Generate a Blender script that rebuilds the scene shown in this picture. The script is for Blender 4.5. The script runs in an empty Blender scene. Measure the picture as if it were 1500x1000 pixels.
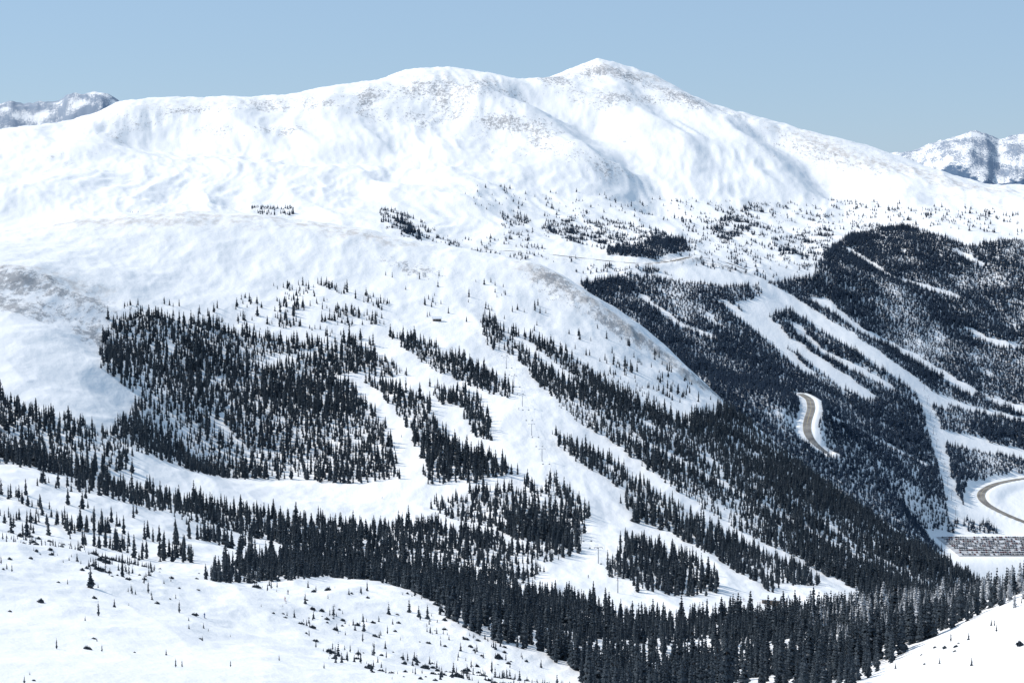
import bpy, math, random
import numpy as np
from mathutils import Vector
rng=np.random.default_rng(7); random.seed(3)
scene=bpy.context.scene
F=2800.; TH=math.atan(240/2800.); C_,S_=math.cos(TH),math.sin(TH)
# ---- image pixel coordinates to camera ray, as slopes per unit forward distance ----
def ray(px,py):
    xc=(px-750)/F; zc=(500-py)/F; y=C_+zc*S_
    return xc/y,(-S_+zc*C_)/y
def P(px,py,d):  # world point on an image pixel's ray at a chosen distance
    a,b=ray(px,py); return (a*d,d,b*d)
# ---- noise ----
def _h(ix,iy,seed):
    h=(ix.astype(np.int64)*374761393+iy.astype(np.int64)*668265263+seed*1442695041)&0xffffffff
    h=((h^(h>>13))*1274126177)&0xffffffff
    return ((h^(h>>16))&0xffffff)/float(0x1000000)
def perlin(x,y,seed=0):
    ix=np.floor(x);iy=np.floor(y);fx=x-ix;fy=y-iy
    u=fx*fx*fx*(fx*(fx*6-15)+10);v=fy*fy*fy*(fy*(fy*6-15)+10)
    def g(ox,oy):
        a=_h(ix+ox,iy+oy,seed)*2*np.pi
        return np.cos(a)*(fx-ox)+np.sin(a)*(fy-oy)
    a=g(0,0)*(1-u)+g(1,0)*u;b=g(0,1)*(1-u)+g(1,1)*u
    return (a*(1-v)+b*v)*1.4
def fbm(x,y,scale,octv=4,seed=0,ridged=False,gain=.5):
    s=0;a=1;f=1./scale
    for o in range(octv):
        n=perlin(x*f+o*17.3,y*f-o*9.1,seed+o)
        if ridged:n=1-2*np.abs(n)
        s=s+a*n;a*=gain;f*=2.03
    return s
# ---- thin plate spline ----
class TPS:
    def __init__(s,pts,lam=1e-3):
        p=np.array(pts,float);s.c=p[:,:2]/1000;z=p[:,2];n=len(p)
        A=np.zeros((n+3,n+3));A[:n,:n]=s.k(((s.c[:,None]-s.c[None])**2).sum(-1))+lam*np.eye(n)
        A[:n,n]=1;A[:n,n+1:]=s.c;A[n,:n]=1;A[n+1:,:n]=s.c.T
        s.w=np.linalg.solve(A,np.r_[z,0,0,0])
    def k(s,r2): return .5*r2*np.log(r2+1e-9)
    def __call__(s,X,Y):
        X=X/1000;Y=Y/1000;n=len(s.c)
        o=s.w[n]+s.w[n+1]*X+s.w[n+2]*Y
        for i in range(n):
            o+=s.w[i]*s.k((X-s.c[i,0])**2+(Y-s.c[i,1])**2)
        return o
# ---- near hillside + ski hill ----
M=[(0,1000,330),(400,1000,400),(700,1000,480),(300,905,600),(0,870,520),(0,800,650),(280,850,760),(540,860,800),(640,905,720),(740,990,620),
(-250,900,450),(-250,780,650),
(900,1000,650),(900,930,800),(850,880,950),(1000,900,930),(1150,900,980),(1250,872,1150),(1400,870,1400),(1100,1000,640),
(1500,872,520),(1360,940,500),(1250,1005,500),(1300,905,800),(1450,885,800),(1650,800,520),(1650,880,900),
(0,690,1000),(0,570,1250),(0,440,1550),(150,600,1300),(150,520,1430),(-250,690,1000),(-250,560,1300),(-250,430,1600),
(300,420,1850),(300,560,1550),(300,690,1350),(200,760,980),(520,720,1300),(400,790,1080),(600,765,1190),(600,850,960),(700,810,1060),
(500,450,1830),(500,560,1600),(450,640,1430),(620,640,1430),(650,530,1680),(640,470,1850),(700,470,1850),(560,400,2000),(700,410,2020),
(750,600,1520),(800,700,1330),(850,800,1120),(950,700,1400),(900,600,1600),(830,500,1850),(950,560,1800),(1000,800,1200),(1100,750,1400),(1100,860,1080),(1200,800,1380),(1250,840,1300),(1050,650,1650),(150,390,1800),(0,380,1700)]
crest=[(-300,325,2000),(-100,350,1950),(0,342,2000),(60,334,2100),(150,323,2180),(230,317,2200),(300,315,2220),(380,317,2220),(450,325,2220),(530,338,2220),(600,352,2210),(700,372,2180),(780,388,2150),(850,423,2130),(920,465,2100),(1000,533,2050),(1060,590,2000),(1130,648,1930),(1200,703,1850),(1330,792,1700),(1450,862,1580),(1600,930,1450)]
pts=[P(*q) for q in M]+[P(*q) for q in crest]
for q in crest:
    x,y,z=P(*q); pts+=[(x*1.06,y+260,z-60),(x*1.2,y+800,z-300)]
pts+=[(-150,0,-8),(0,0,-10),(150,0,-12),(0,160,-64),(-120,160,-60),(120,160,-66),(60,300,-105)]
fM=TPS(pts)
# ---- valley behind + big mountain ----
L=[(600,345,3000),(700,365,3000),(850,408,2900),(950,470,2750),(1050,540,2600),(1185,600,2450),(1200,660,2350),(1400,740,2400),(1450,800,2250),(1500,700,2600),
(1300,560,2800),(1200,450,3100),(1300,430,3200),(1500,560,3000),(1500,450,3300),(1300,335,3700),(1200,330,3800),(1100,300,3900),(1500,330,3650),
(0,255,3600),(0,330,3000),(200,300,3200),(400,300,3300),(600,290,3400),(700,305,3400),(600,230,3900),(400,220,3900),(200,215,4000),(800,205,4200),(950,200,4250),
(885,242,3950),(960,300,3700),(1050,250,4100),(850,340,3250),(950,365,3120),(1080,400,3050),(-200,300,3200),(-200,240,3800),(400,175,4250),(640,160,4350),(1700,560,3000),(1700,400,3400),(1700,750,2400),
(1400,290,3950),(1250,255,4250),(700,380,2900),(1000,170,4600)]
lc=[(-300,225,4200),(-100,205,4250),(0,190,4300),(60,186,4350),(110,176,4400),(150,162,4450),(190,151,4500),(300,147,4600),(400,142,4650),(440,137,4680),(480,129,4700),(530,113,4750),(575,103,4800),(610,101,4860),(650,102,4900),(690,107,4930),(740,117,4950),(800,118,5000),(840,102,5050),(880,89,5100),(905,90,5100),(950,108,5050),(1000,136,5000),(1060,158,4950),(1150,184,4900),(1200,205,4800),(1250,220,4700),(1300,231,4600),(1350,244,4450),(1400,257,4300),(1450,268,4150),(1500,277,4100),(1600,285,4050),(1750,300,4000)]
pl=[P(*q) for q in L]+[P(*q) for q in lc]
for q in lc:
    x,y,z=P(*q); pl+=[(x*1.08,y+450,z-110),(x*1.25,y+1500,z-450)]
for t,z in((-.35,-260),(-.2,-260),(0,-330),(.15,-430),(.3,-520)):pl.append((t*1800,1800,z-60))
fL=TPS(pl)
# ---- terrain grid ----
d=[20.]
while d[-1]<16500: d.append(d[-1]*(1.03 if d[-1]<250 else 1.0035 if d[-1]<6200 else 1.009))
D=np.array(d);NT=1020;T=np.linspace(-.42,.42,NT)
Y=np.repeat(D[:,None],NT,1);X=Y*T[None]
def rows(a,b): return slice(np.searchsorted(D,a),np.searchsorted(D,b))
zM=np.full(X.shape,-2500.);zL=np.full(X.shape,-2600.)
r=rows(0,3300);x,y=X[r],Y[r];zM[r]=fM(x,y)+(2.2*fbm(x,y,130,5,3,gain=.5)+1.6*fbm(x,y*.4,60,4,13,True))*np.clip((y-250)/400,0,1)-np.clip(y-2900,0,None)*2
r=rows(1700,8000);x,y=X[r],Y[r]
wx=x+60*fbm(x,y,500,2,71)
zL[r]=fL(x,y)+(8*fbm(wx+.15*y,y*.30,230,5,11,True,.55)-8+4*fbm(x,y,420,3,61)+2.2*fbm(x,y,90,4,21))*np.clip((y-2700)/500,.25,1)-np.clip(1950-y,0,None)*2-np.clip(y-6500,0,None)*1.5
def Hs(G,x,y):
    x=np.asarray(x,float);y=np.asarray(y,float)
    i=np.clip(np.searchsorted(D,y)-1,0,len(D)-2);fi=np.clip((y-D[i])/(D[i+1]-D[i]),0,1)
    t=x/np.maximum(y,1);fj=np.clip((t-T[0])/(T[1]-T[0]),0,NT-1.001);j=fj.astype(int);fj=fj-j
    return (G[i,j]*(1-fj)+G[i,j+1]*fj)*(1-fi)+(G[i+1,j]*(1-fj)+G[i+1,j+1]*fj)*fi
def pixel_to_xy(px,py,layer):  # ground position where an image pixel's ray meets a terrain layer
    G,a,b=(zM,300,2500) if layer=='M' else (zL,1950,6000)
    tx,tz=ray(px,py);dd=D[(D>a)&(D<b)]
    g=Hs(G,tx*dd,dd)-tz*dd
    k=np.where(g>=0)[0]
    if len(k) and k[0]>0:
        k=k[0];f=g[k-1]/(g[k-1]-g[k]);q=dd[k-1]+f*(dd[k]-dd[k-1])
    elif len(k):q=dd[0]
    else:q=dd[np.argmax(g/dd)]
    return (tx*q,q)
def dens(pl,step=12,closed=False):
    o=[];n=len(pl)
    for i in range(n if closed else n-1):
        a,b=pl[i],pl[(i+1)%n];m=max(1,int(math.hypot(b[0]-a[0],b[1]-a[1])/step))
        for k in range(m):o.append((a[0]+(b[0]-a[0])*k/m,a[1]+(b[1]-a[1])*k/m))
    if not closed:o.append(pl[-1])
    return o
def line(pl,layer,step=12): return np.array([pixel_to_xy(px,py,layer) for px,py in dens(pl,step)])
def dist(x,y,pth):
    best=np.full(x.shape,1e18);par=np.zeros(x.shape)
    for i in range(len(pth)-1):
        ax,ay=pth[i][:2];bx,by=pth[i+1][:2];vx,vy=bx-ax,by-ay
        u=np.clip(((x-ax)*vx+(y-ay)*vy)/(vx*vx+vy*vy+1e-9),0,1)
        q=(x-ax-u*vx)**2+(y-ay-u*vy)**2;m=q<best
        best=np.where(m,q,best);par=np.where(m,i+u,par)
    return np.sqrt(best),par
def near(pth,R):
    a=max(0,np.searchsorted(D,pth[:,1].min()-R)-1);b=np.searchsorted(D,pth[:,1].max()+R)+1
    t0=((pth[:,0]-R)/np.maximum(pth[:,1]-R,20)).min();t1=((pth[:,0]+R)/np.maximum(pth[:,1]-R,20)).max()
    t0=min(t0,((pth[:,0]-R)/(pth[:,1]+R)).min());t1=max(t1,((pth[:,0]+R)/(pth[:,1]+R)).max())
    return slice(a,b),slice(max(0,np.searchsorted(T,t0)-1),np.searchsorted(T,t1)+1)
relief=[('L',[(700,142),(750,168),(810,205),(885,240)],30,80),('L',[(785,135),(860,165),(925,220),(965,290)],-38,95),
('L',[(560,170),(590,260)],-14,110),('L',[(180,175),(130,215),(90,260),(20,300)],20,80),('L',[(230,195),(330,205),(450,215)],-28,120),
('L',[(1010,150),(1080,200),(1130,270)],16,90),('L',[(1130,200),(1180,230),(1230,280)],-24,65),('L',[(1200,222),(1260,250),(1330,290)],14,70),
('L',[(480,150),(500,175),(540,205)],14,60),('L',[(895,110),(905,145),(940,180)],14,60),('L',[(1180,400),(1230,470),(1300,540)],12,80),
('L',[(620,250),(700,300)],12,70),('L',[(30,270),(120,240)],-14,70),('L',[(640,140),(660,190)],-10,60),('L',[(350,165),(370,190)],8,50),
('M',[(130,430),(150,500),(180,570)],-8,45),('M',[(790,398),(900,470),(1000,545)],7,40),('M',[(0,400),(60,410),(125,440)],7,30)]
bm=[]
for l,pl_,h,w in relief: bm.append((l,line(pl_,l),h,w))
for l,pth,h,w in bm:
    rr=near(pth,w*2.5);dd,_=dist(X[rr],Y[rr],pth);G=zM if l=='M' else zL
    G[rr]+=h*np.exp(-(dd/w)**2)
# distant ranges
def ridge(prof,d0,w,seed):
    hz=np.array([ray(*p)[1]*d0 for p in prof]);tt=np.array([ray(*p)[0] for p in prof])
    r=rows(6800,16500);x,y=X[r],Y[r];env=np.exp(-((y-d0)/w)**2)
    base=-350.
    h=np.interp(x/y,tt,hz)
    n=fbm(x,y*.7,520,6,seed,True,.58)
    return r,base+(h-base)*env+(n-1.1)*75*np.clip(1.12-env,.12,1)*np.clip(env*2,.3,1)+fbm(x,y,200,4,seed+5,True)*13-12
zF=np.full(X.shape,-900.)
for prof,d0,w,sd in(([(-600,130),(-200,160),(0,152),(18,149),(35,153),(60,151),(85,147),(100,140),(125,138),(150,136),(165,144),(220,180),(400,230),(2000,260)],11500,1100,31),
 ([(-900,300),(1150,260),(1250,238),(1300,226),(1345,216),(1380,205),(1400,199),(1422,193),(1445,198),(1463,207),(1480,200),(1500,196),(1560,200),(1650,170),(2000,200)],9300,1100,47)):
    r,z=ridge(prof,d0,w,sd);zF[r]=np.maximum(zF[r],z)
def smax(a,b,k):
    h=np.clip(.5+.5*(a-b)/k,0,1);return b*(1-h)+a*h+k*h*(1-h)
Z=smax(zM,zL,10);Z=np.maximum(Z,zF)
# roads
roads=[]
def add_road(pl_,layer,w,name):
    p=line(pl_,layer,6)
    s=np.r_[0,np.cumsum(np.hypot(*np.diff(p,axis=0).T))];n=max(8,int(s[-1]/7));q=np.linspace(0,s[-1],n)
    p=np.c_[np.interp(q,s,p[:,0]),np.interp(q,s,p[:,1])]
    for _ in range(14): p[1:-1]=(p[:-2]+2*p[1:-1]+p[2:])/4
    z=Hs(Z,p[:,0],p[:,1])
    for _ in range(20): z[1:-1]=(z[:-2]+2*z[1:-1]+z[2:])/4
    rr=near(p,w*4);dd,par=dist(X[rr],Y[rr],p);rz=np.interp(par.ravel(),np.arange(len(z)),z).reshape(par.shape)
    k=np.clip((dd-w*1.1)/(w*2),0,1);k=k*k*(3-2*k);Z[rr]=rz*(1-k)+Z[rr]*k
    bank=np.exp(-((dd-w*.95)/2.2)**2)*1.0;Z[rr]+=bank*(dd>w*.72)
    roads.append((name,p,z,w))
add_road([(1172,577),(1186,584),(1189,600),(1181,618),(1180,635),(1190,652),(1212,664)],'L',10,'mountain_road')
add_road([(1540,698),(1500,700),(1458,708),(1434,720),(1438,736),(1465,750),(1500,766),(1540,775)],'L',10,'access_road')
add_road([(650,364),(760,368),(870,380),(940,388),(985,384),(1015,375),(1060,382),(1095,396)],'L',8,'pass_road')
# parking lot
lx,ly=pixel_to_xy(1478,800,'L');lz=float(Hs(Z,np.array([lx]),np.array([ly]))[0])
dx=np.maximum(np.abs(X-lx)-75,0);dy=np.maximum(np.abs(Y-ly)-62,0);dd=np.hypot(dx,dy)
k=np.clip(dd/60,0,1);k=k*k*(3-2*k);Z=np.where(k<1,lz*(1-k)+Z*k,Z)
isM=zM>zL
# ---- cover masks: r=rock g=grass b=far woodland a=far range (haze tint on rock) ----
mask=np.zeros(X.shape+(4,),np.float32)
def paint(ch,pl_,layer,R,v,step=25):
    p=line(pl_,layer,step);rr=near(p,R*2)
    dd,_=dist(X[rr],Y[rr],p)
    m=v*np.exp(-(dd/R)**2)
    m=m*isM[rr] if layer=='M' else m*(~isM[rr])
    mask[rr+(ch,)]=np.maximum(mask[rr+(ch,)],m)
for a in [('L',[(190,165),(300,160),(400,160),(480,158)],70,.72),('L',[(400,155),(480,150),(560,135),(640,128),(720,130)],110,.85),('L',[(520,155),(560,170),(640,180)],100,.8),
 ('L',[(640,150),(720,180),(800,205),(885,240)],90,.82),('L',[(700,200),(780,225)],70,.68),('L',[(820,118),(890,102),(950,122),(1010,145)],120,1.),('L',[(840,135),(900,145),(960,140)],90,.85),('L',[(200,180),(330,190),(420,190)],60,.62),
 ('L',[(1160,200),(1200,225),(1250,240)],60,.72),('L',[(1010,150),(1150,195)],50,.62),('L',[(150,178),(160,200),(90,230)],60,.5),('L',[(870,185),(930,200)],50,.55),
 ('L',[(20,270),(100,240)],50,.45),('L',[(360,305),(420,308)],50,.55),('L',[(1250,240),(1350,262),(1450,290)],60,.45),('L',[(960,385),(1040,380),(1090,400)],20,.9),
 ('L',[(1100,190),(1130,230)],50,.45),
 ('M',[(0,405),(60,415),(120,440)],45,1.05),('M',[(20,450),(100,460),(130,490)],40,1.05),('M',[(800,400),(850,440),(900,480)],35,.9),('M',[(900,470),(960,510),(1040,570)],30,.85),('M',[(550,375),(620,400)],35,.55),('M',[(580,470),(640,472)],14,.8)]:
    paint(0,a[1],a[0],a[2],a[3])
for a in [('M',[(120,326),(230,320),(300,318),(400,322),(480,332),(560,348)],70,.9),('M',[(0,360),(150,350),(300,350),(480,360)],60,.4),('M',[(780,390),(850,430),(920,480),(1000,545)],40,1.),
 ('M',[(30,395),(120,420)],50,.9),('L',[(1180,200),(1250,230),(1330,250),(1450,280)],90,.9),('L',[(1230,270),(1330,280),(1500,300)],80,.6),('L',[(820,112),(890,97),(960,115)],60,.9),('L',[(1010,145),(1150,190)],50,.7),
 ('L',[(190,155),(300,152),(420,150)],60,.7),('L',[(560,112),(640,110),(720,118)],60,.7),('L',[(640,350),(760,372),(900,392)],30,.5),('L',[(940,390),(1000,378),(1095,400)],18,1.),('L',[(0,195),(100,185)],60,.5)]:
    paint(1,a[1],a[0],a[2],a[3])
r=rows(6300,16500);x,y=X[r],Y[r]
mask[r][...,0]=np.clip(.42+.62*fbm(x,y,200,6,77,True,.62),0,1.5)*np.where(x<0,1.,.85)
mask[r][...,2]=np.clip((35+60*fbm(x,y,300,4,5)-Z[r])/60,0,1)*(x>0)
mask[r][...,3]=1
# ---- terrain mesh ----
def grid_mesh(name,X,Y,Z):
    nr,nc=X.shape;me=bpy.data.meshes.new(name)
    co=np.stack([X,Y,Z],-1).astype(np.float32).ravel()
    i=np.arange(nr*nc).reshape(nr,nc)
    f=np.stack([i[:-1,:-1],i[:-1,1:],i[1:,1:],i[1:,:-1]],-1).reshape(-1,4)
    me.vertices.add(nr*nc);me.vertices.foreach_set('co',co)
    me.loops.add(f.size);me.loops.foreach_set('vertex_index',f.ravel().astype(np.int32))
    me.polygons.add(len(f));me.polygons.foreach_set('loop_start',np.arange(0,f.size,4,dtype=np.int32))
    me.polygons.foreach_set('use_smooth',np.ones(len(f),bool))
    me.update(calc_edges=True);ob=bpy.data.objects.new(name,me);scene.collection.objects.link(ob);return ob
terrain=grid_mesh('snowy_mountain_terrain',X,Y,Z)
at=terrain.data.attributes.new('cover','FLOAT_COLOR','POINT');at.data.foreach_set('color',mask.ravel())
# ---- materials ----
def mat(name):
    m=bpy.data.materials.new(name);m.use_nodes=True;nt=m.node_tree;return m,nt,nt.nodes['Principled BSDF']
class NB:
    def __init__(s,nt): s.nt=nt
    def n(s,t,**k):
        o=s.nt.nodes.new(t)
        for a,b in k.items(): setattr(o,a,b)
        return o
    def l(s,a,b): s.nt.links.new(a,b)
    def math(s,op,a,b=None,clamp=False):
        o=s.n('ShaderNodeMath',operation=op,use_clamp=clamp)
        for i,v in enumerate((a,b)):
            if v is None: continue
            if isinstance(v,(int,float)): o.inputs[i].default_value=v
            else: s.l(v,o.inputs[i])
        return o.outputs[0]
    def noise(s,vec,scale,detail=4,rough=.55):
        o=s.n('ShaderNodeTexNoise');s.l(vec,o.inputs['Vector']);o.inputs['Scale'].default_value=scale;o.inputs['Detail'].default_value=detail;o.inputs['Roughness'].default_value=rough;return o.outputs['Fac']
    def ramp(s,fac,a,b):
        o=s.n('ShaderNodeMapRange',interpolation_type='SMOOTHSTEP');s.l(fac,o.inputs['Value']);o.inputs['From Min'].default_value=a;o.inputs['From Max'].default_value=b;return o.outputs[0]
    def mix(s,f,a,b):
        o=s.n('ShaderNodeMix',data_type='RGBA')
        if isinstance(f,(int,float)):o.inputs[0].default_value=f
        else:s.l(f,o.inputs[0])
        for i,v in((6,a),(7,b)):
            if isinstance(v,tuple):o.inputs[i].default_value=v+(1,)
            else:s.l(v,o.inputs[i])
        return o.outputs[2]
def mapped(nb,vec,sc,rot=(0,0,0)):
    o=nb.n('ShaderNodeMapping');nb.l(vec,o.inputs[0]);o.inputs['Scale'].default_value=sc;o.inputs['Rotation'].default_value=rot;return o.outputs[0]
m,nt,bs=mat('windblown_snow');nb=NB(nt)
geo=nb.n('ShaderNodeNewGeometry');pos=geo.outputs['Position']
att=nb.n('ShaderNodeAttribute',attribute_name='cover');sep=nb.n('ShaderNodeSeparateColor');nb.l(att.outputs['Color'],sep.inputs[0])
R,G,B=sep.outputs;A=att.outputs['Alpha']
nz=nb.n('ShaderNodeSeparateXYZ');nb.l(geo.outputs['Normal'],nz.inputs[0])
steep=nb.ramp(nz.outputs[2],.95,.75)
n1=nb.noise(mapped(nb,pos,(1,.32,1),(0,0,.25)),.16,7,.72);n2=nb.noise(mapped(nb,pos,(1,.4,1),(0,0,.3)),.011,6,.68);n3=nb.noise(pos,.006,3)
v=nb.math('ADD',nb.math('MULTIPLY',R,.27),nb.math('MULTIPLY',nb.math('SUBTRACT',n2,.5),.75))
v=nb.math('ADD',v,nb.math('MULTIPLY',nb.math('MULTIPLY',steep,R),.07))
v=nb.math('ADD',v,nb.math('MULTIPLY',nb.math('SUBTRACT',n1,.5),.95))
rock=nb.math('MULTIPLY',nb.ramp(v,.20,.38),nb.ramp(R,.05,.3))
g1=nb.noise(mapped(nb,pos,(1,.4,1),(0,0,.2)),.09,6,.68)
gv=nb.math('ADD',nb.math('MULTIPLY',G,.26),nb.math('SUBTRACT',g1,.5))
grass=nb.math('MULTIPLY',nb.ramp(gv,.12,.38),nb.math('MULTIPLY',G,.55))
snow=nb.mix(nb.ramp(n3,.3,.7),(.87,.87,.875),(.905,.90,.895))
rc=nb.mix(nb.ramp(n1,.4,.65),(.15,.155,.17),(.26,.26,.27))
rc=nb.mix(A,rc,(.20,.26,.35))  # aerial haze painted into far rock: blue-grey where alpha is set
col=nb.mix(grass,snow,(.38,.32,.265))
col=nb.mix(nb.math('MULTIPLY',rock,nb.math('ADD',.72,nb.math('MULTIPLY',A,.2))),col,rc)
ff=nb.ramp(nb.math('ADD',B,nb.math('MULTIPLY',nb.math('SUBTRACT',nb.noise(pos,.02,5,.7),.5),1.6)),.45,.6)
col=nb.mix(nb.math('MULTIPLY',ff,nb.ramp(B,.02,.2)),col,(.10,.16,.25))  # distant forest, its colour blued to include air haze
nb.l(col,bs.inputs['Base Color']);bs.inputs['Roughness'].default_value=.75;bs.inputs['Specular IOR Level'].default_value=.15
b1=nb.noise(mapped(nb,pos,(1,.4,1),(0,0,.4)),.035,6,.6);b2=nb.noise(pos,.3,4,.6)
bh=nb.math('ADD',nb.math('MULTIPLY',b1,3.6),nb.math('MULTIPLY',b2,.4));bh=nb.math('ADD',bh,nb.math('MULTIPLY',rock,1.0))
bp=nb.n('ShaderNodeBump');bp.inputs['Strength'].default_value=.5;bp.inputs['Distance'].default_value=1;nb.l(bh,bp.inputs['Height']);nb.l(bp.outputs[0],bs.inputs['Normal'])
terrain.data.materials.append(m)
def simple(name,c,c2=None,scale=2,rough=.8):
    m,nt,bs=mat(name);nb=NB(nt);g=nb.n('ShaderNodeNewGeometry')
    nb.l(nb.mix(nb.ramp(nb.noise(g.outputs['Position'],scale,5),.35,.65),c,c2 or tuple(x*.7 for x in c)),bs.inputs['Base Color']);bs.inputs['Roughness'].default_value=rough;return m
asphalt=simple('asphalt',(.14,.13,.125),(.26,.245,.23),.08)
linepaint=simple('road_paint',(.7,.6,.3))
def mesh(name,vs,fs,mats,mi=None,parent=None,link=True):
    me=bpy.data.meshes.new(name);me.from_pydata([tuple(map(float,v)) for v in vs],[],fs)
    for q in mats:me.materials.append(q)
    if mi is not None:me.polygons.foreach_set('material_index',mi)
    o=bpy.data.objects.new(name,me)
    if link:scene.collection.objects.link(o)
    if parent:o.parent=parent
    return o
def empty(name,loc=(0,0,0)):
    e=bpy.data.objects.new(name,None);e.location=loc;scene.collection.objects.link(e);return e
def ribbon(name,p,z,off,w,dz,mt,parent=None):
    tn=np.gradient(p,axis=0);tn/=np.linalg.norm(tn,axis=1)[:,None]+1e-9;nr=np.c_[-tn[:,1],tn[:,0]]
    a=p+nr*(off+w/2);b=p+nr*(off-w/2);n=len(p)
    vs=[(*a[i],z[i]+dz) for i in range(n)]+[(*b[i],z[i]+dz) for i in range(n)]
    return mesh(name,vs,[(i,i+n,i+n+1,i+1) for i in range(n-1)],[mt],None,parent)
for name,p,z,w in roads:
    e=empty(name)
    ribbon('carriageway',p,z,0,w,.5,asphalt,e);ribbon('centre_line',p,z,0,.3,.52,linepaint,e)
    ribbon('edge_line_left',p,z,w/2-.6,.18,.52,linepaint,e);ribbon('edge_line_right',p,z,-w/2+.6,.18,.52,linepaint,e)
# ---- conifers ----
def tree_mat(name,c1,c2,frost,lo=.25):
    m,nt,bs=mat(name);nb=NB(nt);g=nb.n('ShaderNodeNewGeometry');oi=nb.n('ShaderNodeObjectInfo')
    tc=nb.n('ShaderNodeTexCoord')
    c=nb.mix(oi.outputs['Random'],c1,c2)
    nn=nb.noise(tc.outputs['Object'],14,3)
    s=nb.n('ShaderNodeSeparateXYZ');nb.l(g.outputs['True Normal'],s.inputs[0])
    f=nb.math('MULTIPLY',nb.ramp(nb.math('ABSOLUTE',s.outputs[2]),.35,.8),nb.ramp(nn,.62-frost*.4,.72-frost*.3))
    c=nb.mix(nb.math('MULTIPLY',f,lo+.6*frost),c,(.75,.78,.82))
    nb.l(c,bs.inputs['Base Color']);bs.inputs['Roughness'].default_value=.9;bs.inputs['Specular IOR Level'].default_value=.05;return m
needles=tree_mat('spruce_needles',(.026,.037,.050),(.052,.066,.080),.08,.2)
hazedneedles=tree_mat('valley_spruce_needles_hazed',(.030,.050,.082),(.045,.068,.104),.0,.06)  # distance haze put into the needle colour as extra blue
frosted=tree_mat('frosted_needles',(.05,.058,.066),(.09,.10,.11),.7)
bark=simple('bark',(.09,.07,.055),None,3)
def conifer(name,seed,wid,tiers,mt,ragged=.3):
    r=random.Random(seed);vs=[];fs=[];mi=[]
    for k in range(6):
        a=k*math.pi/3;vs.append((.016*math.cos(a),.016*math.sin(a),-.06))
    vs.append((0,0,.97))
    for k in range(6): fs.append((k,(k+1)%6,6));mi.append(1)
    for t in range(tiers):
        h=.07+.90*(t/(tiers-1))**.95;rad=wid*((1-h)**.75)*(.85 if h<.15 else 1)*r.uniform(1-ragged,1.12)+.012
        nb_=7 if h<.7 else 5;a0=r.random()*6.3
        for k in range(nb_):
            if r.random()<.10: continue
            a=a0+k*2*math.pi/nb_+r.uniform(-.25,.25);L=rad*r.uniform(.65,1.2);dr=L*r.uniform(.35,.65)+.01
            ca,sa=math.cos(a),math.sin(a);w=L*.42+.008;th=.03+.035*(1-h)
            b=len(vs);hz=h+r.uniform(-.015,.015)
            vs+= [(0,0,hz+th*.7),(ca*L*.55-sa*w,sa*L*.55+ca*w,hz-dr*.55),(ca*L,sa*L,hz-dr+.01),(ca*L*.55+sa*w,sa*L*.55-ca*w,hz-dr*.55),(ca*L*.6,sa*L*.6,hz-dr*.25+th*.3),(ca*L*.4,sa*L*.4,hz-dr-th*.6)]
            fs+=[(b,b+1,b+4),(b,b+4,b+3),(b+1,b+2,b+4),(b+4,b+2,b+3),(b+1,b+5,b+2),(b+5,b+3,b+2)];mi+=[0]*6
    return mesh(name,vs,fs,[mt,bark],mi,None,False)
def proto(name,obs):
    c=bpy.data.collections.new(name)
    for o in obs:c.objects.link(o)
    return c
spruce=proto('spruce_kinds',[conifer('spruce_a',1,.155,13,needles),conifer('spruce_b',2,.13,14,needles),conifer('spruce_c',3,.185,12,needles,.45),conifer('spruce_d',4,.145,12,needles,.5),conifer('spruce_e',5,.115,13,needles),conifer('spruce_f',6,.16,11,needles,.65)])
farc=proto('valley_spruce_kinds',[conifer('valley_spruce_a',21,.17,8,hazedneedles),conifer('valley_spruce_b',22,.15,8,hazedneedles),conifer('valley_spruce_c',23,.19,8,hazedneedles,.45)])
frostc=proto('frosted_spruce_kinds',[conifer('frosted_spruce_a',11,.16,14,frosted),conifer('frosted_spruce_b',12,.13,15,frosted),conifer('frosted_spruce_c',13,.14,13,frosted,.5)])
def bush(name,seed):
    r=random.Random(seed);vs=[];fs=[]
    for k in range(60):
        a=r.random()*6.3;q=r.random()**.6*.6;x,y=math.cos(a)*q,math.sin(a)*q*.7;h=(1-q*1.2)*r.uniform(.2,1.)
        L=.13;b=len(vs);d1=r.random()*6.3
        vs+=[(x+math.cos(d1)*L,y+math.sin(d1)*L,h*.45),(x-math.cos(d1)*L*.7,y-math.sin(d1)*L*.7,h*.35),(x+.05,y,h+.14),(x-math.sin(d1)*L,y+math.cos(d1)*L,h*.2-.05)]
        fs+=[(b,b+1,b+2),(b+1,b+3,b+2),(b+3,b,b+2)]
    return mesh(name,vs,fs,[needles],None,None,False)
shrubc=proto('krummholz_kinds',[bush('krummholz_a',1),bush('krummholz_b',2),conifer('krummholz_c',31,.26,8,needles,.5),conifer('krummholz_d',32,.2,10,needles,.5)])
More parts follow.
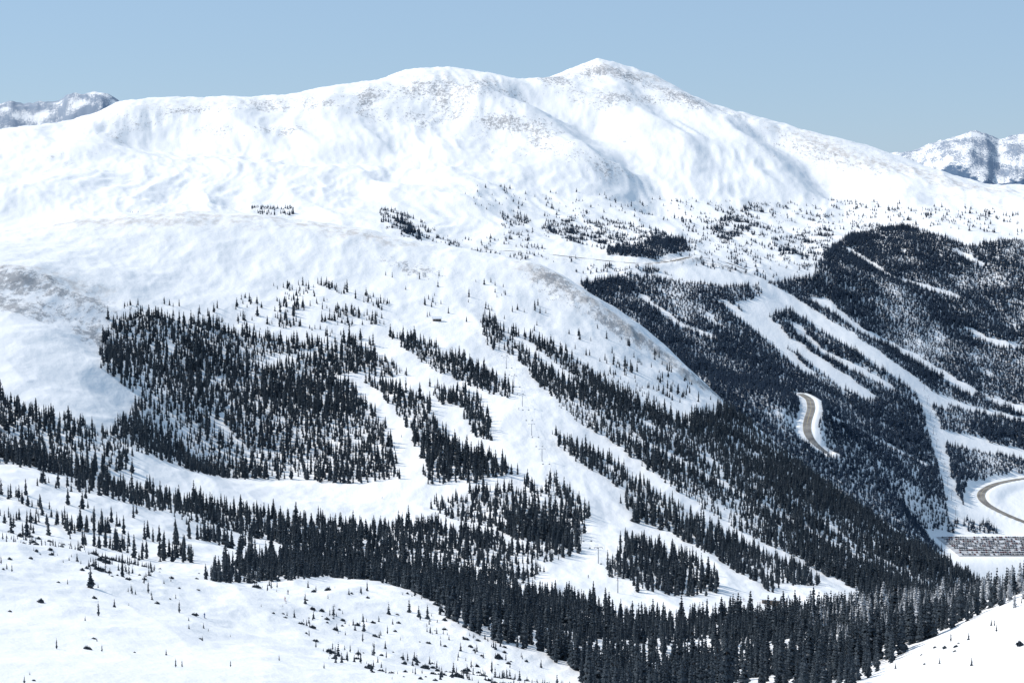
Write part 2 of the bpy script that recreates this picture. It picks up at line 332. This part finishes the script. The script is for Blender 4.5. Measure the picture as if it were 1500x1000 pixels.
def scatter(name,coll,xyz,scl,rot,kind):
    me=bpy.data.meshes.new(name);me.vertices.add(len(xyz));me.vertices.foreach_set('co',np.asarray(xyz,np.float32).ravel())
    a=me.attributes.new('scl','FLOAT_VECTOR','POINT');a.data.foreach_set('vector',np.asarray(scl,np.float32).ravel())
    a=me.attributes.new('rot','FLOAT','POINT');a.data.foreach_set('value',np.asarray(rot,np.float32))
    a=me.attributes.new('kind','INT','POINT');a.data.foreach_set('value',np.asarray(kind,np.int32))
    ob=bpy.data.objects.new(name,me);scene.collection.objects.link(ob)
    ng=bpy.data.node_groups.new(name+'_nodes','GeometryNodeTree')
    ng.interface.new_socket('Geometry',in_out='INPUT',socket_type='NodeSocketGeometry');ng.interface.new_socket('Geometry',in_out='OUTPUT',socket_type='NodeSocketGeometry')
    N=ng.nodes;l=ng.links.new;i=N.new('NodeGroupInput');o=N.new('NodeGroupOutput');ins=N.new('GeometryNodeInstanceOnPoints');ci=N.new('GeometryNodeCollectionInfo')
    ci.inputs['Collection'].default_value=coll;ci.inputs['Separate Children'].default_value=True;ci.inputs['Reset Children'].default_value=True
    def na(n,t):
        q=N.new('GeometryNodeInputNamedAttribute');q.data_type=t;q.inputs['Name'].default_value=n
        return [s for s in q.outputs if s.enabled and s.name=='Attribute'][0]
    cx=N.new('ShaderNodeCombineXYZ');l(na('rot','FLOAT'),cx.inputs[2])
    l(i.outputs[0],ins.inputs['Points']);l(ci.outputs[0],ins.inputs['Instance']);ins.inputs['Pick Instance'].default_value=True
    l(na('kind','INT'),ins.inputs['Instance Index']);l(cx.outputs[0],ins.inputs['Rotation']);l(na('scl','FLOAT_VECTOR'),ins.inputs['Scale']);l(ins.outputs[0],o.inputs[0])
    md=ob.modifiers.new('scatter','NODES');md.node_group=ng;return ob
# forest stands: (layer, density, outline)
stands=[
('M',1,[(150,505),(160,468),(205,460),(260,465),(310,478),(350,486),(400,496),(440,500),(500,498),(550,508),(600,538),(606,552),(560,552),(510,548),(500,552),(525,580),(560,622),(582,670),(580,706),(520,710),(470,706),(420,704),(330,700),(290,692),(200,662),(190,695),(130,705),(60,690),(0,680),(-120,660),(-120,560),(0,583),(50,600),(110,615),(150,633),(188,618),(200,575),(150,540)]),
('M',1,[(130,705),(200,712),(300,736),(400,755),(450,764),(560,772),(640,772),(720,786),(790,815),(790,862),(700,850),(640,840),(560,824),(480,808),(420,798),(380,788),(330,778),(260,756),(180,735),(100,712)]),
('M',.6,[(-100,690),(0,720),(60,740),(120,755),(200,770),(270,796),(280,830),(230,826),(150,806),(80,792),(0,778),(-100,760)]),
('M',.3,[(-60,690),(60,700),(200,740),(330,775),(480,808),(420,814),(300,802),(200,765),(60,735)]),
('M',1,[(310,838),(330,826),(400,818),(480,808),(560,824),(640,840),(700,852),(790,870),(900,898),(950,910),(1080,906),(1180,906),(1300,885),(1420,870),(1500,862),(1600,880),(1600,850),(1470,885),(1380,925),(1290,975),(1250,1010),(1110,1010),(1085,960),(1070,1030),(900,1030),(850,990),(780,960),(700,930),(650,905),(620,872),(560,852),(480,845),(400,852),(310,852)]),
('M',1,[(530,552),(560,560),(610,575),(645,596),(650,620),(680,655),(752,688),(755,704),(700,708),(618,708),(612,660),(585,605),(545,574)]),
('M',1,[(572,492),(620,500),(660,520),(710,542),(764,578),(750,584),(700,572),(650,547),(602,520)]),
('M',1,[(625,562),(700,580),(716,608),(718,648),(695,646),(676,604),(640,590)]),
('M',.9,[(706,458),(722,466),(740,500),(722,514),(708,498)]),
('M',.8,[(722,478),(738,486),(752,518),(740,522)]),
('M',1,[(637,732),(700,722),(758,714),(754,688),(800,696),(850,732),(868,784),(850,814),(800,826),(785,804),(720,774),(640,752)]),
('M',1,[(887,776),(930,790),(1000,816),(1045,842),(1050,871),(980,871),(920,861),(890,836),(893,800)]),
('M',1,[(768,610),(800,624),(850,655),(905,682),(960,724),(1040,768),(1120,812),(1190,842),(1200,856),(1120,864),(1060,827),(1000,794),(940,774),(915,745),(905,714),(860,684),(800,647),(772,627)]),
('M',1,[(745,486),(780,494),(830,518),(870,546),(900,570),(960,604),(1000,616),(1065,594),(1130,648),(1200,703),(1330,792),(1450,862),(1500,885),(1400,872),(1300,880),(1260,872),(1230,852),(1150,810),(1080,774),(1000,724),(930,674),(870,630),(820,600),(795,567),(760,530)]),
('M',.3,[(170,460),(200,435),(300,445),(380,430),(430,410),(520,425),(580,445),(560,485),(500,495),(400,492),(300,475)]),
('M',.6,[(390,468),(440,446),(520,456),(560,474),(540,500),(440,494)]),
('M',.06,[(560,400),(700,400),(850,460),(960,560),(880,540),(760,480),(620,470)]),
('M',.35,[(840,505),(920,535),(1010,585),(960,602),(880,560)]),
('M',.2,[(900,480),(1000,545),(1060,592),(1000,590),(930,530)]),
('L',1,[(850,415),(900,408),(980,409),(1060,422),(1120,416),(1190,406),(1210,368),(1250,341),(1330,331),(1420,361),(1470,351),(1500,351),(1700,341),(1700,720),(1500,690),(1420,700),(1405,750),(1390,790),(1300,830),(1100,680),(900,490)]),
('L',.9,[(1415,755),(1440,760),(1480,778),(1480,784),(1420,784)]),
('L',.4,[(780,330),(860,310),(940,330),(1010,355),(1000,372),(900,370),(800,345)]),
('L',.6,[(795,335),(860,320),(905,345),(880,362),(820,348)]),('L',.8,[(890,362),(1000,350),(1010,368),(960,378),(890,374)]),
('L',.35,[(555,300),(620,322),(650,352),(602,356),(560,330)]),('L',.7,[(575,322),(612,332),(620,352),(590,350)]),('L',.6,[(1045,335),(1070,305),(1125,298),(1110,330),(1060,358)]),
('L',.12,[(990,290),(1220,300),(1210,390),(1120,410),(1010,390),(1000,340)]),('L',.25,[(365,300),(430,303),(435,315),(370,316)]),('L',.2,[(180,314),(230,314),(230,322),(180,322)]),
('L',.16,[(600,345),(760,350),(860,385),(700,382)]),('L',.55,[(1130,350),(1220,335),(1210,400),(1150,390)]),('L',.6,[(840,398),(870,388),(960,394),(1000,409),(900,409)]),
('L',.15,[(1180,290),(1500,310),(1500,345),(1330,330),(1240,340),(1180,330)]),('L',.25,[(730,300),(780,320),(780,360),(740,350)]),('L',.04,[(680,270),(1000,290),(1000,330),(680,310)]),
('M',.02,[(0,790),(280,850),(300,900),(0,880)]),
]
# ski runs: (layer, half width m, line)
runs=[('M',7,[(500,548),(535,562),(575,610),(600,660),(605,705)]),('M',5,[(384,527),(430,515),(500,498)]),
('M',5,[(520,497),(570,520),(612,545)]),
('M',8,[(655,592),(690,650),(745,668),(790,692)]),
('M',10,[(740,530),(775,575),(775,600),(790,640),(850,690),(885,740),(880,800),(840,835),(800,850)]),
('M',8,[(790,565),(815,603),(870,635),(930,680),(1000,730),(1080,778),(1160,815),(1240,858)]),
('M',6.5,[(910,627),(980,660),(1050,700),(1130,742),(1220,790),(1270,820)]),
('M',6,[(760,490),(800,525),(840,560)]),('M',7,[(1030,805),(1065,840),(1110,870),(1165,888)]),('M',5.5,[(940,765),(1000,790),(1040,812)]),
('M',13,[(800,858),(870,862),(930,870),(1000,885),(1080,882),(1150,884)]),
('M',5,[(200,668),(300,703),(420,724),(520,730)]),('M',4.5,[(1180,745),(1250,790),(1330,835)]),('M',5,[(690,706),(760,694),(800,706)]),('M',4,[(620,745),(680,742),(740,760)]),
('M',4,[(180,705),(300,760),(420,800)]),('M',3.5,[(620,560),(640,600),(670,640)]),('M',3,[(800,520),(880,575),(940,610)]),
('L',18,[(1130,425),(1140,440),(1100,450),(1140,490),(1200,530),(1262,572)]),('L',24,[(1140,425),(1200,468),(1270,510),(1330,552),(1360,577)]),
('L',17,[(1205,440),(1260,480),(1330,515),(1415,567)]),('L',8,[(1352,572),(1372,640),(1400,745)]),('L',10,[(1330,560),(1400,588),(1500,612)]),('L',16,[(1470,588),(1530,610)]),
('L',18,[(1380,636),(1450,652),(1530,668)]),('L',5,[(1190,600),(1250,620),(1360,680)]),('L',10,[(1060,440),(1100,470),(1180,540)]),('L',8,[(1400,365),(1440,385)]),
('L',6,[(1240,360),(1300,400),(1400,430)]),('L',6,[(940,430),(990,470),(1040,490)]),('L',8,[(1160,470),(1200,510),(1300,560)]),('L',6,[(1420,480),(1460,500),(1500,505)])]
runs=[(l,w*(1.2 if l=='M' else 1.2),[(a,b+(6 if l=='M' else 3)) for a,b in q]) for l,w,q in runs]
Sx=4.0
gx,gy=np.meshgrid(np.arange(-1000,1700,Sx),np.arange(380,4300,Sx))
gx=(gx+rng.uniform(-.5,.5,gx.shape)*Sx).ravel();gy=(gy+rng.uniform(-.5,.5,gy.shape)*Sx).ravel()
k=np.abs(gx/gy)<.34;gx=gx[k];gy=gy[k]
hm=Hs(zM,gx,gy);hl=Hs(zL,gx,gy);onM=hm>hl
jx=gx+5*perlin(gx/22,gy/22,91)+3*perlin(gx/8,gy/8,93);jy=gy+10*perlin(gx/25,gy/25,92)
def inpoly(x,y,poly):
    o=np.zeros(x.shape,bool);n=len(poly);b=(x>=poly[:,0].min())&(x<=poly[:,0].max())&(y>=poly[:,1].min())&(y<=poly[:,1].max())
    xi=x[b];yi=y[b];q=np.zeros(xi.shape,bool)
    for i in range(n):
        x0,y0=poly[i];x1,y1=poly[(i+1)%n]
        if y0==y1: continue
        c=((y0>yi)!=(y1>yi))&(xi<(x1-x0)*(yi-y0)/(y1-y0)+x0);q^=c
    o[b]=q;return o
den=np.zeros(gx.shape)
for l,dv,pl_ in stands:
    poly=np.array([pixel_to_xy(px,py,l) for px,py in dens(pl_,14,True)])
    q=inpoly(jx,jy,poly)&(onM==(l=='M'));den[q]=np.maximum(den[q],dv)
for l,w,pl_ in runs:
    p=line(pl_,l,14);sel=np.where((den>0)&(onM==(l=='M'))&(gx>p[:,0].min()-40)&(gx<p[:,0].max()+40)&(gy>p[:,1].min()-40)&(gy<p[:,1].max()+40))[0]
    dd,_=dist(jx[sel],jy[sel],p);den[sel[dd<w]]=0
for name,p,z,w in roads:
    dd,_=dist(gx,gy,p);den[dd<w*1.5]=0
den[(np.abs(gx-lx)<90)&(np.abs(gy-ly)<75)]=0
# ---- lifts and huts ----
steel=simple('galvanised_steel',(.22,.23,.25),(.3,.31,.33));timber=simple('stained_timber',(.20,.16,.13),(.14,.11,.09));roofsnow=simple('roof_snow',(.85,.87,.9),(.8,.82,.85));glass=simple('window_glass',(.03,.04,.05),None,1,.1)
def box(vs,fs,mi,cx,cy,cz,sx,sy,sz,m=0,tp=1.):
    b=len(vs)
    for zz,k in((-1,1),(1,tp)):
        for a,c in((-1,-1),(1,-1),(1,1),(-1,1)):vs.append((cx+a*sx/2*k,cy+c*sy/2*k,cz+zz*sz/2))
    fs+=[(b,b+3,b+2,b+1),(b+4,b+5,b+6,b+7),(b,b+1,b+5,b+4),(b+1,b+2,b+6,b+5),(b+2,b+3,b+7,b+6),(b+3,b,b+4,b+7)];mi+=[m]*6
def zat(x,y): return float(Hs(Z,np.array([x]),np.array([y]))[0])
clear=[]
def hut(name,px,py,l,w,dp,h,ang):
    x,y=pixel_to_xy(px,py,l);z=zat(x,y);clear.append((x,y,w*.9));e=empty(name,(x,y,z-.4));e.rotation_euler=(0,0,ang)
    vs=[];fs=[];mi=[];box(vs,fs,mi,0,0,h/2,w,dp,h);mesh('walls',vs,fs,[timber],mi,e)
    o=.7;vs=[(-w/2-o,-dp/2-o,h-.1),(w/2+o,-dp/2-o,h-.1),(w/2+o,0,h+dp*.38),(-w/2-o,0,h+dp*.38),(-w/2-o,dp/2+o,h-.1),(w/2+o,dp/2+o,h-.1)]
    vs+= [(a,b,c+.35) for a,b,c in vs]
    mesh('roof',vs,[(0,3,2,1),(3,4,5,2),(6,7,8,9),(9,8,11,10),(0,1,7,6),(4,10,11,5),(1,2,8,7),(2,5,11,8),(0,6,9,3),(3,9,10,4)],[roofsnow],None,e)
    mesh('gable',[(-w/2,-dp/2,h),(-w/2,dp/2,h),(-w/2,0,h+dp*.36),(w/2,-dp/2,h),(w/2,dp/2,h),(w/2,0,h+dp*.36)],[(0,2,1),(3,4,5)],[timber],None,e)
    vs=[];fs=[];mi=[]
    for k in range(int(w//2.4)):box(vs,fs,mi,-w/2+1.4+k*2.4,-dp/2-.03,h*.58,1.2,.1,1.1)
    mesh('windows',vs,fs,[glass],mi,e)
    vs=[];fs=[];mi=[];box(vs,fs,mi,w/2+.03,0,1.1,.1,1.2,2.2);mesh('door',vs,fs,[glass],mi,e)
hut('lift_hut',640,470,'M',8,5,2.6,.15);hut('ski_lodge',1135,886,'M',13,7,4,-.3);hut('lift_hut',943,992,'M',8,5,3.2,.4)
def chairlift(a,b,l,n,hh=10):
    x0,y0=pixel_to_xy(*a,l);x1,y1=pixel_to_xy(*b,l);e=empty('chairlift');L=math.hypot(x1-x0,y1-y0);ux,uy=(x1-x0)/L,(y1-y0)/L
    tops=[]
    vs=[];fs=[];mi=[]
    for k in range(n):
        q=k/(n-1);x=x0+(x1-x0)*q;y=y0+(y1-y0)*q;z=zat(x,y);clear.append((x,y,4));tops.append((x,y,z+hh))
        box(vs,fs,mi,x,y,z+hh/2-.5,.5,.5,hh+1,0,.6)
        for sg in(-1,1):
            for j in range(5):box(vs,fs,mi,x-uy*sg*(.4+j*.45),y+ux*sg*(.4+j*.45),z+hh+.1,.4,.4,.22)
            for j in(-1,0,1):box(vs,fs,mi,x-uy*sg*2.3+ux*j*.6,y+ux*sg*2.3+uy*j*.6,z+hh-.2,.35,.2,.25)
    mesh('towers',vs,fs,[steel],mi,e)
    vs=[];fs=[];ch=[[],[],[]]
    for sg in(-1,1):
        prev=None
        for k in range(n-1):
            A=np.array(tops[k]);Bq=np.array(tops[k+1])
            for j in range(9):
                q=j/8;p=A*(1-q)+Bq*q;p=p+np.array([-uy*sg*2.3,ux*sg*2.3,-4*q*(1-q)*1.5]);b=len(vs)
                for aa in range(4):vs.append((p[0]-uy*.03*math.cos(aa*1.57),p[1]+ux*.03*math.cos(aa*1.57),p[2]+.03*math.sin(aa*1.57)))
                if prev is not None and j>0:fs+=[(prev+i,prev+(i+1)%4,b+(i+1)%4,b+i) for i in range(4)]
                prev=b
                if j in(2,5):
                    box(*ch,p[0],p[1],p[2]-1.1,.06,.06,2.2);box(*ch,p[0],p[1],p[2]-2.2,1.2,.5,.08);box(*ch,p[0]+ux*.25,p[1]+uy*.25,p[2]-1.9,1.1,.1,.5)
    mesh('cables',vs,fs,[steel],None,e);mesh('chairs',*ch[:2],[steel],ch[2],e)
chairlift((905,868),(722,478),'M',12,9);chairlift((1400,748),(1354,570),'L',10,10)
for x_,y_,r_ in clear: den[np.hypot(gx-x_,gy-y_)<r_]=0
clump=fbm(gx,gy,45,3,55);cl2=fbm(gx,gy,28,3,57)
pr=np.where(den>=.8,den*(.95+.9*np.minimum(clump+.18,0)),den*.8*np.clip(.35+3.2*cl2,0,2.6))
pr=np.where(onM,pr*.86,pr)
keep=rng.random(gx.shape)<pr
x=gx[keep];y=gy[keep];dn=den[keep];z=Hs(Z,x,y)
n=len(x);hgt=rng.uniform(4.2,11.5,n)*(.92+.4*fbm(x,y,100,2,66))*np.where(dn<.7,.8,1)
hgt*=np.where(rng.random(n)<.12,1.28,1)
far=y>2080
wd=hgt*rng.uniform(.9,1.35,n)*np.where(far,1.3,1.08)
ffm=(x>110)&(y<900)&(rng.random(n)<np.clip((x-110)/90,0,.85))
print('trees',n)
def put(name,coll,s,nk):
    scatter(name,coll,np.c_[x[s],y[s],z[s]-.2],np.c_[wd[s],wd[s],hgt[s]],rng.uniform(0,6.28,s.sum()),rng.integers(0,nk,s.sum()))
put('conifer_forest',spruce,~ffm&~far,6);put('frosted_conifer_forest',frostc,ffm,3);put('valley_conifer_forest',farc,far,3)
# foreground shrubs
sx=rng.uniform(-230,260,14000);sy=rng.uniform(300,980,14000)
pf=np.zeros(14000)
for dv,pl_ in [(.2,[(-60,800),(280,855),(640,870),(760,960),(900,1020),(500,1020),(560,960),(350,900),(0,840)]),(.04,[(-60,790),(500,850),(700,1020),(-60,1020)]),(.45,[(520,860),(640,890),(760,960),(860,1010),(640,1010),(600,930)]),(.6,[(370,895),(560,905),(620,940),(520,925),(380,915)]),(.5,[(460,945),(620,965),(600,985),(480,965)]),(.5,[(0,775),(120,800),(240,835),(210,855),(60,825),(0,805)]),(.08,[(1250,1010),(1500,880),(1600,900),(1600,1010)]),
   (.3,[(1330,965),(1400,930),(1500,890),(1500,915),(1380,975)])]:
    poly=np.array([pixel_to_xy(a,b,'M') for a,b in dens(pl_,14,True)]);q=inpoly(sx,sy,poly);pf[q]=np.maximum(pf[q],dv)
k=rng.random(14000)<pf*np.clip(.9+2.6*fbm(sx,sy,40,3,8),0,3)
sx=sx[k];sy=sy[k];sz=Hs(Z,sx,sy);n=len(sx);hh=rng.uniform(.8,2.6,n)*np.where(rng.random(n)<.15,1.7,1)*np.clip(sy/600,.6,1)
kd=np.where(rng.random(n)<.4,rng.integers(0,2,n),rng.integers(2,4,n));ww=np.where(kd<2,hh*.9,hh)
scatter('krummholz_shrubs',shrubc,np.c_[sx,sy,sz-.1],np.c_[ww,ww,np.where(kd<2,hh*.6,hh*1.3)],rng.uniform(0,6.28,n),kd)
# ---- skiers ----
suit=[simple('ski_jacket_dark',(.04,.05,.08)),simple('ski_jacket_red',(.35,.04,.04)),simple('ski_jacket_blue',(.05,.12,.3))];skin=simple('skin',(.5,.33,.25));skim=simple('ski_base',(.05,.05,.06))
def skier(px,py,l,rot,sm):
    x,y=pixel_to_xy(px,py,l);e=empty('skier',(x,y,zat(x,y)+.05));e.rotation_euler=(0,0,rot)
    J=[(0,0,.95),(0,.05,1.15),(0,.12,1.42),(0,.16,1.52),(.1,.02,.92),(.13,.2,.5),(.14,0,.1),(.14,.16,.05),(-.1,.02,.92),(-.13,.2,.5),(-.14,0,.1),(-.14,.16,.05),(.2,.12,1.38),(.32,.1,1.12),(.34,.36,1.08),(-.2,.12,1.38),(-.32,.1,1.12),(-.34,.36,1.08)]
    E=[(0,1),(1,2),(2,3),(0,4),(4,5),(5,6),(6,7),(0,8),(8,9),(9,10),(10,11),(2,12),(12,13),(13,14),(2,15),(15,16),(16,17)]
    Rr=[.15,.15,.16,.07,.11,.08,.07,.06,.11,.08,.07,.06,.08,.06,.045,.08,.06,.045]
    me=bpy.data.meshes.new('body');me.from_pydata(J,E,[]);o=bpy.data.objects.new('body',me);scene.collection.objects.link(o);o.parent=e;me.materials.append(suit[sm])
    md=o.modifiers.new('skin','SKIN')
    for i,v in enumerate(me.skin_vertices[0].data):v.radius=(Rr[i],Rr[i]);v.use_root=(i==0)
    o.modifiers.new('sub','SUBSURF').levels=1
    vs=[];fs=[]
    for i in range(7):
        ph=math.pi*i/6
        for j in range(8):vs.append((.1*math.sin(ph)*math.cos(j*.785),.18+.12*math.sin(ph)*math.sin(j*.785),1.66+.135*math.cos(ph)))
    for i in range(6):
        for j in range(8):fs.append((i*8+j,i*8+(j+1)%8,(i+1)*8+(j+1)%8,(i+1)*8+j))
    mesh('head',vs,fs,[skin,skim],[1 if k<24 else 0 for k in range(48)],e)
    for sg in(-1,1):
        vs=[];fs=[];mi=[];box(vs,fs,mi,sg*.14,.1,.01,.09,1.6,.03);box(vs,fs,mi,sg*.14,.93,.05,.08,.12,.03);mesh('ski',vs,fs,[skim],mi,e)
        vs=[];fs=[];mi=[];box(vs,fs,mi,sg*.36,.38,.6,.02,.02,1.15);mesh('ski_pole',vs,fs,[skim],mi,e)
for i,(a,b,rt) in enumerate([(422,870,.5),(418,880,2.),(300,905,1.),(862,846,2.5),(640,690,2.),(588,640,3.),(760,600,3.),(905,850,1.2),(560,730,1.5),(720,560,2.8),(1090,880,1.6)]):skier(a,b,'M',rt,i%3)
# ---- parking lot & cars ----
def car(name,col):
    pm=simple('car_paint_'+name,col,tuple(c*.9 for c in col),1,.35);gl=simple('car_glass',(.02,.025,.03),None,1,.1);ty=simple('tyre',(.02,.02,.02))
    out=[(-2.25,.35),(-2.3,.8),(-2.1,1.0),(-1.7,1.05),(-1.15,1.55),(.45,1.58),(1.15,1.1),(2.1,.95),(2.25,.7),(2.25,.35)]
    vs=[];fs=[];mi=[];n=len(out)
    for sgn in(-1,1):
        for a,b in out:vs.append((a,sgn*(.9 if b<1.2 else .68),b))
    for i in range(n):
        j=(i+1)%n;fs.append((i,j,j+n,i+n));mi.append(1 if i in(3,5) else 0)
    fs.append(tuple(range(n))[::-1]);fs.append(tuple(range(n,2*n)));mi+=[0,0]
    for sg in(-1,1):
        b=len(vs);vs+=[(-1.5,sg*.86,1.1),(-1.1,sg*.74,1.48),(.4,sg*.74,1.5),(.95,sg*.86,1.12)];fs.append((b,b+1,b+2,b+3));mi.append(1)
        for wx in(-1.4,1.4):
            b=len(vs)
            for yy in(sg*.7,sg*.93):
                for k in range(10):vs.append((wx+.34*math.cos(k*.628),yy,.34+.34*math.sin(k*.628)))
            for k in range(10):fs.append((b+k,b+(k+1)%10,b+10+(k+1)%10,b+10+k));mi.append(2)
            fs.append(tuple(range(b,b+10)));fs.append(tuple(range(b+10,b+20)));mi+=[2,2]
    return mesh(name,vs,fs,[pm,gl,ty],mi,None,False)
carc=proto('car_kinds',[car('car_a',(.03,.03,.035)),car('car_b',(.5,.5,.52)),car('car_c',(.12,.03,.03)),car('car_d',(.05,.07,.12)),car('car_e',(.12,.12,.13)),car('car_f',(.3,.3,.31))])
mesh('parking_lot',[(lx-74,ly-60,lz+.5),(lx+74,ly-60,lz+.5),(lx+74,ly+60,lz+.5),(lx-74,ly+60,lz+.5)],[(0,1,2,3)],[simple('packed_snow_lot',(.35,.35,.36),(.6,.62,.65),.1)])
cp=[]
for rI in range(9):
    yy=ly-54+rI*13.4
    for kx in range(50):
        if rng.random()<.82: cp.append((lx-68+kx*2.8+rng.uniform(-.2,.2),yy+rng.uniform(-.8,.8),lz+.52))
cp=np.array(cp);n=len(cp)
scatter('parked_cars',carc,cp,np.ones((n,3)),np.where(rng.random(n)<.5,math.pi/2,-math.pi/2),rng.integers(0,6,n))
# ---- camera, light, sky ----
cam=bpy.data.cameras.new('camera');co=bpy.data.objects.new('camera',cam);scene.collection.objects.link(co)
cam.lens=F/1500*36;cam.sensor_width=36;cam.clip_start=1;cam.clip_end=60000;co.rotation_euler=(math.pi/2-TH,0,0);scene.camera=co
az=math.radians(-74);el=math.radians(40)
sd=bpy.data.lights.new('sun','SUN');so=bpy.data.objects.new('sun',sd);scene.collection.objects.link(so)
sd.energy=4.2;sd.angle=math.radians(.5);sd.color=(1,.94,.865)
so.rotation_euler=Vector((math.sin(az)*math.cos(el),math.cos(az)*math.cos(el),math.sin(el))).to_track_quat('Z','Y').to_euler()
w=bpy.data.worlds.new('World');scene.world=w;w.use_nodes=True;nt=w.node_tree;nb=NB(nt)
sk=nt.nodes.new('ShaderNodeTexSky');sk.sky_type='NISHITA';sk.sun_disc=False;sk.sun_elevation=el;sk.sun_rotation=az;sk.altitude=1500;sk.air_density=1;sk.dust_density=.3;sk.ozone_density=4
nt.links.new(nb.mix(.75,sk.outputs[0],(2.75,4.0,5.55)),nt.nodes['Background'].inputs[0]);nt.nodes['Background'].inputs[1].default_value=.13
scene.view_settings.view_transform='Standard';scene.view_settings.look='None';scene.view_settings.exposure=0
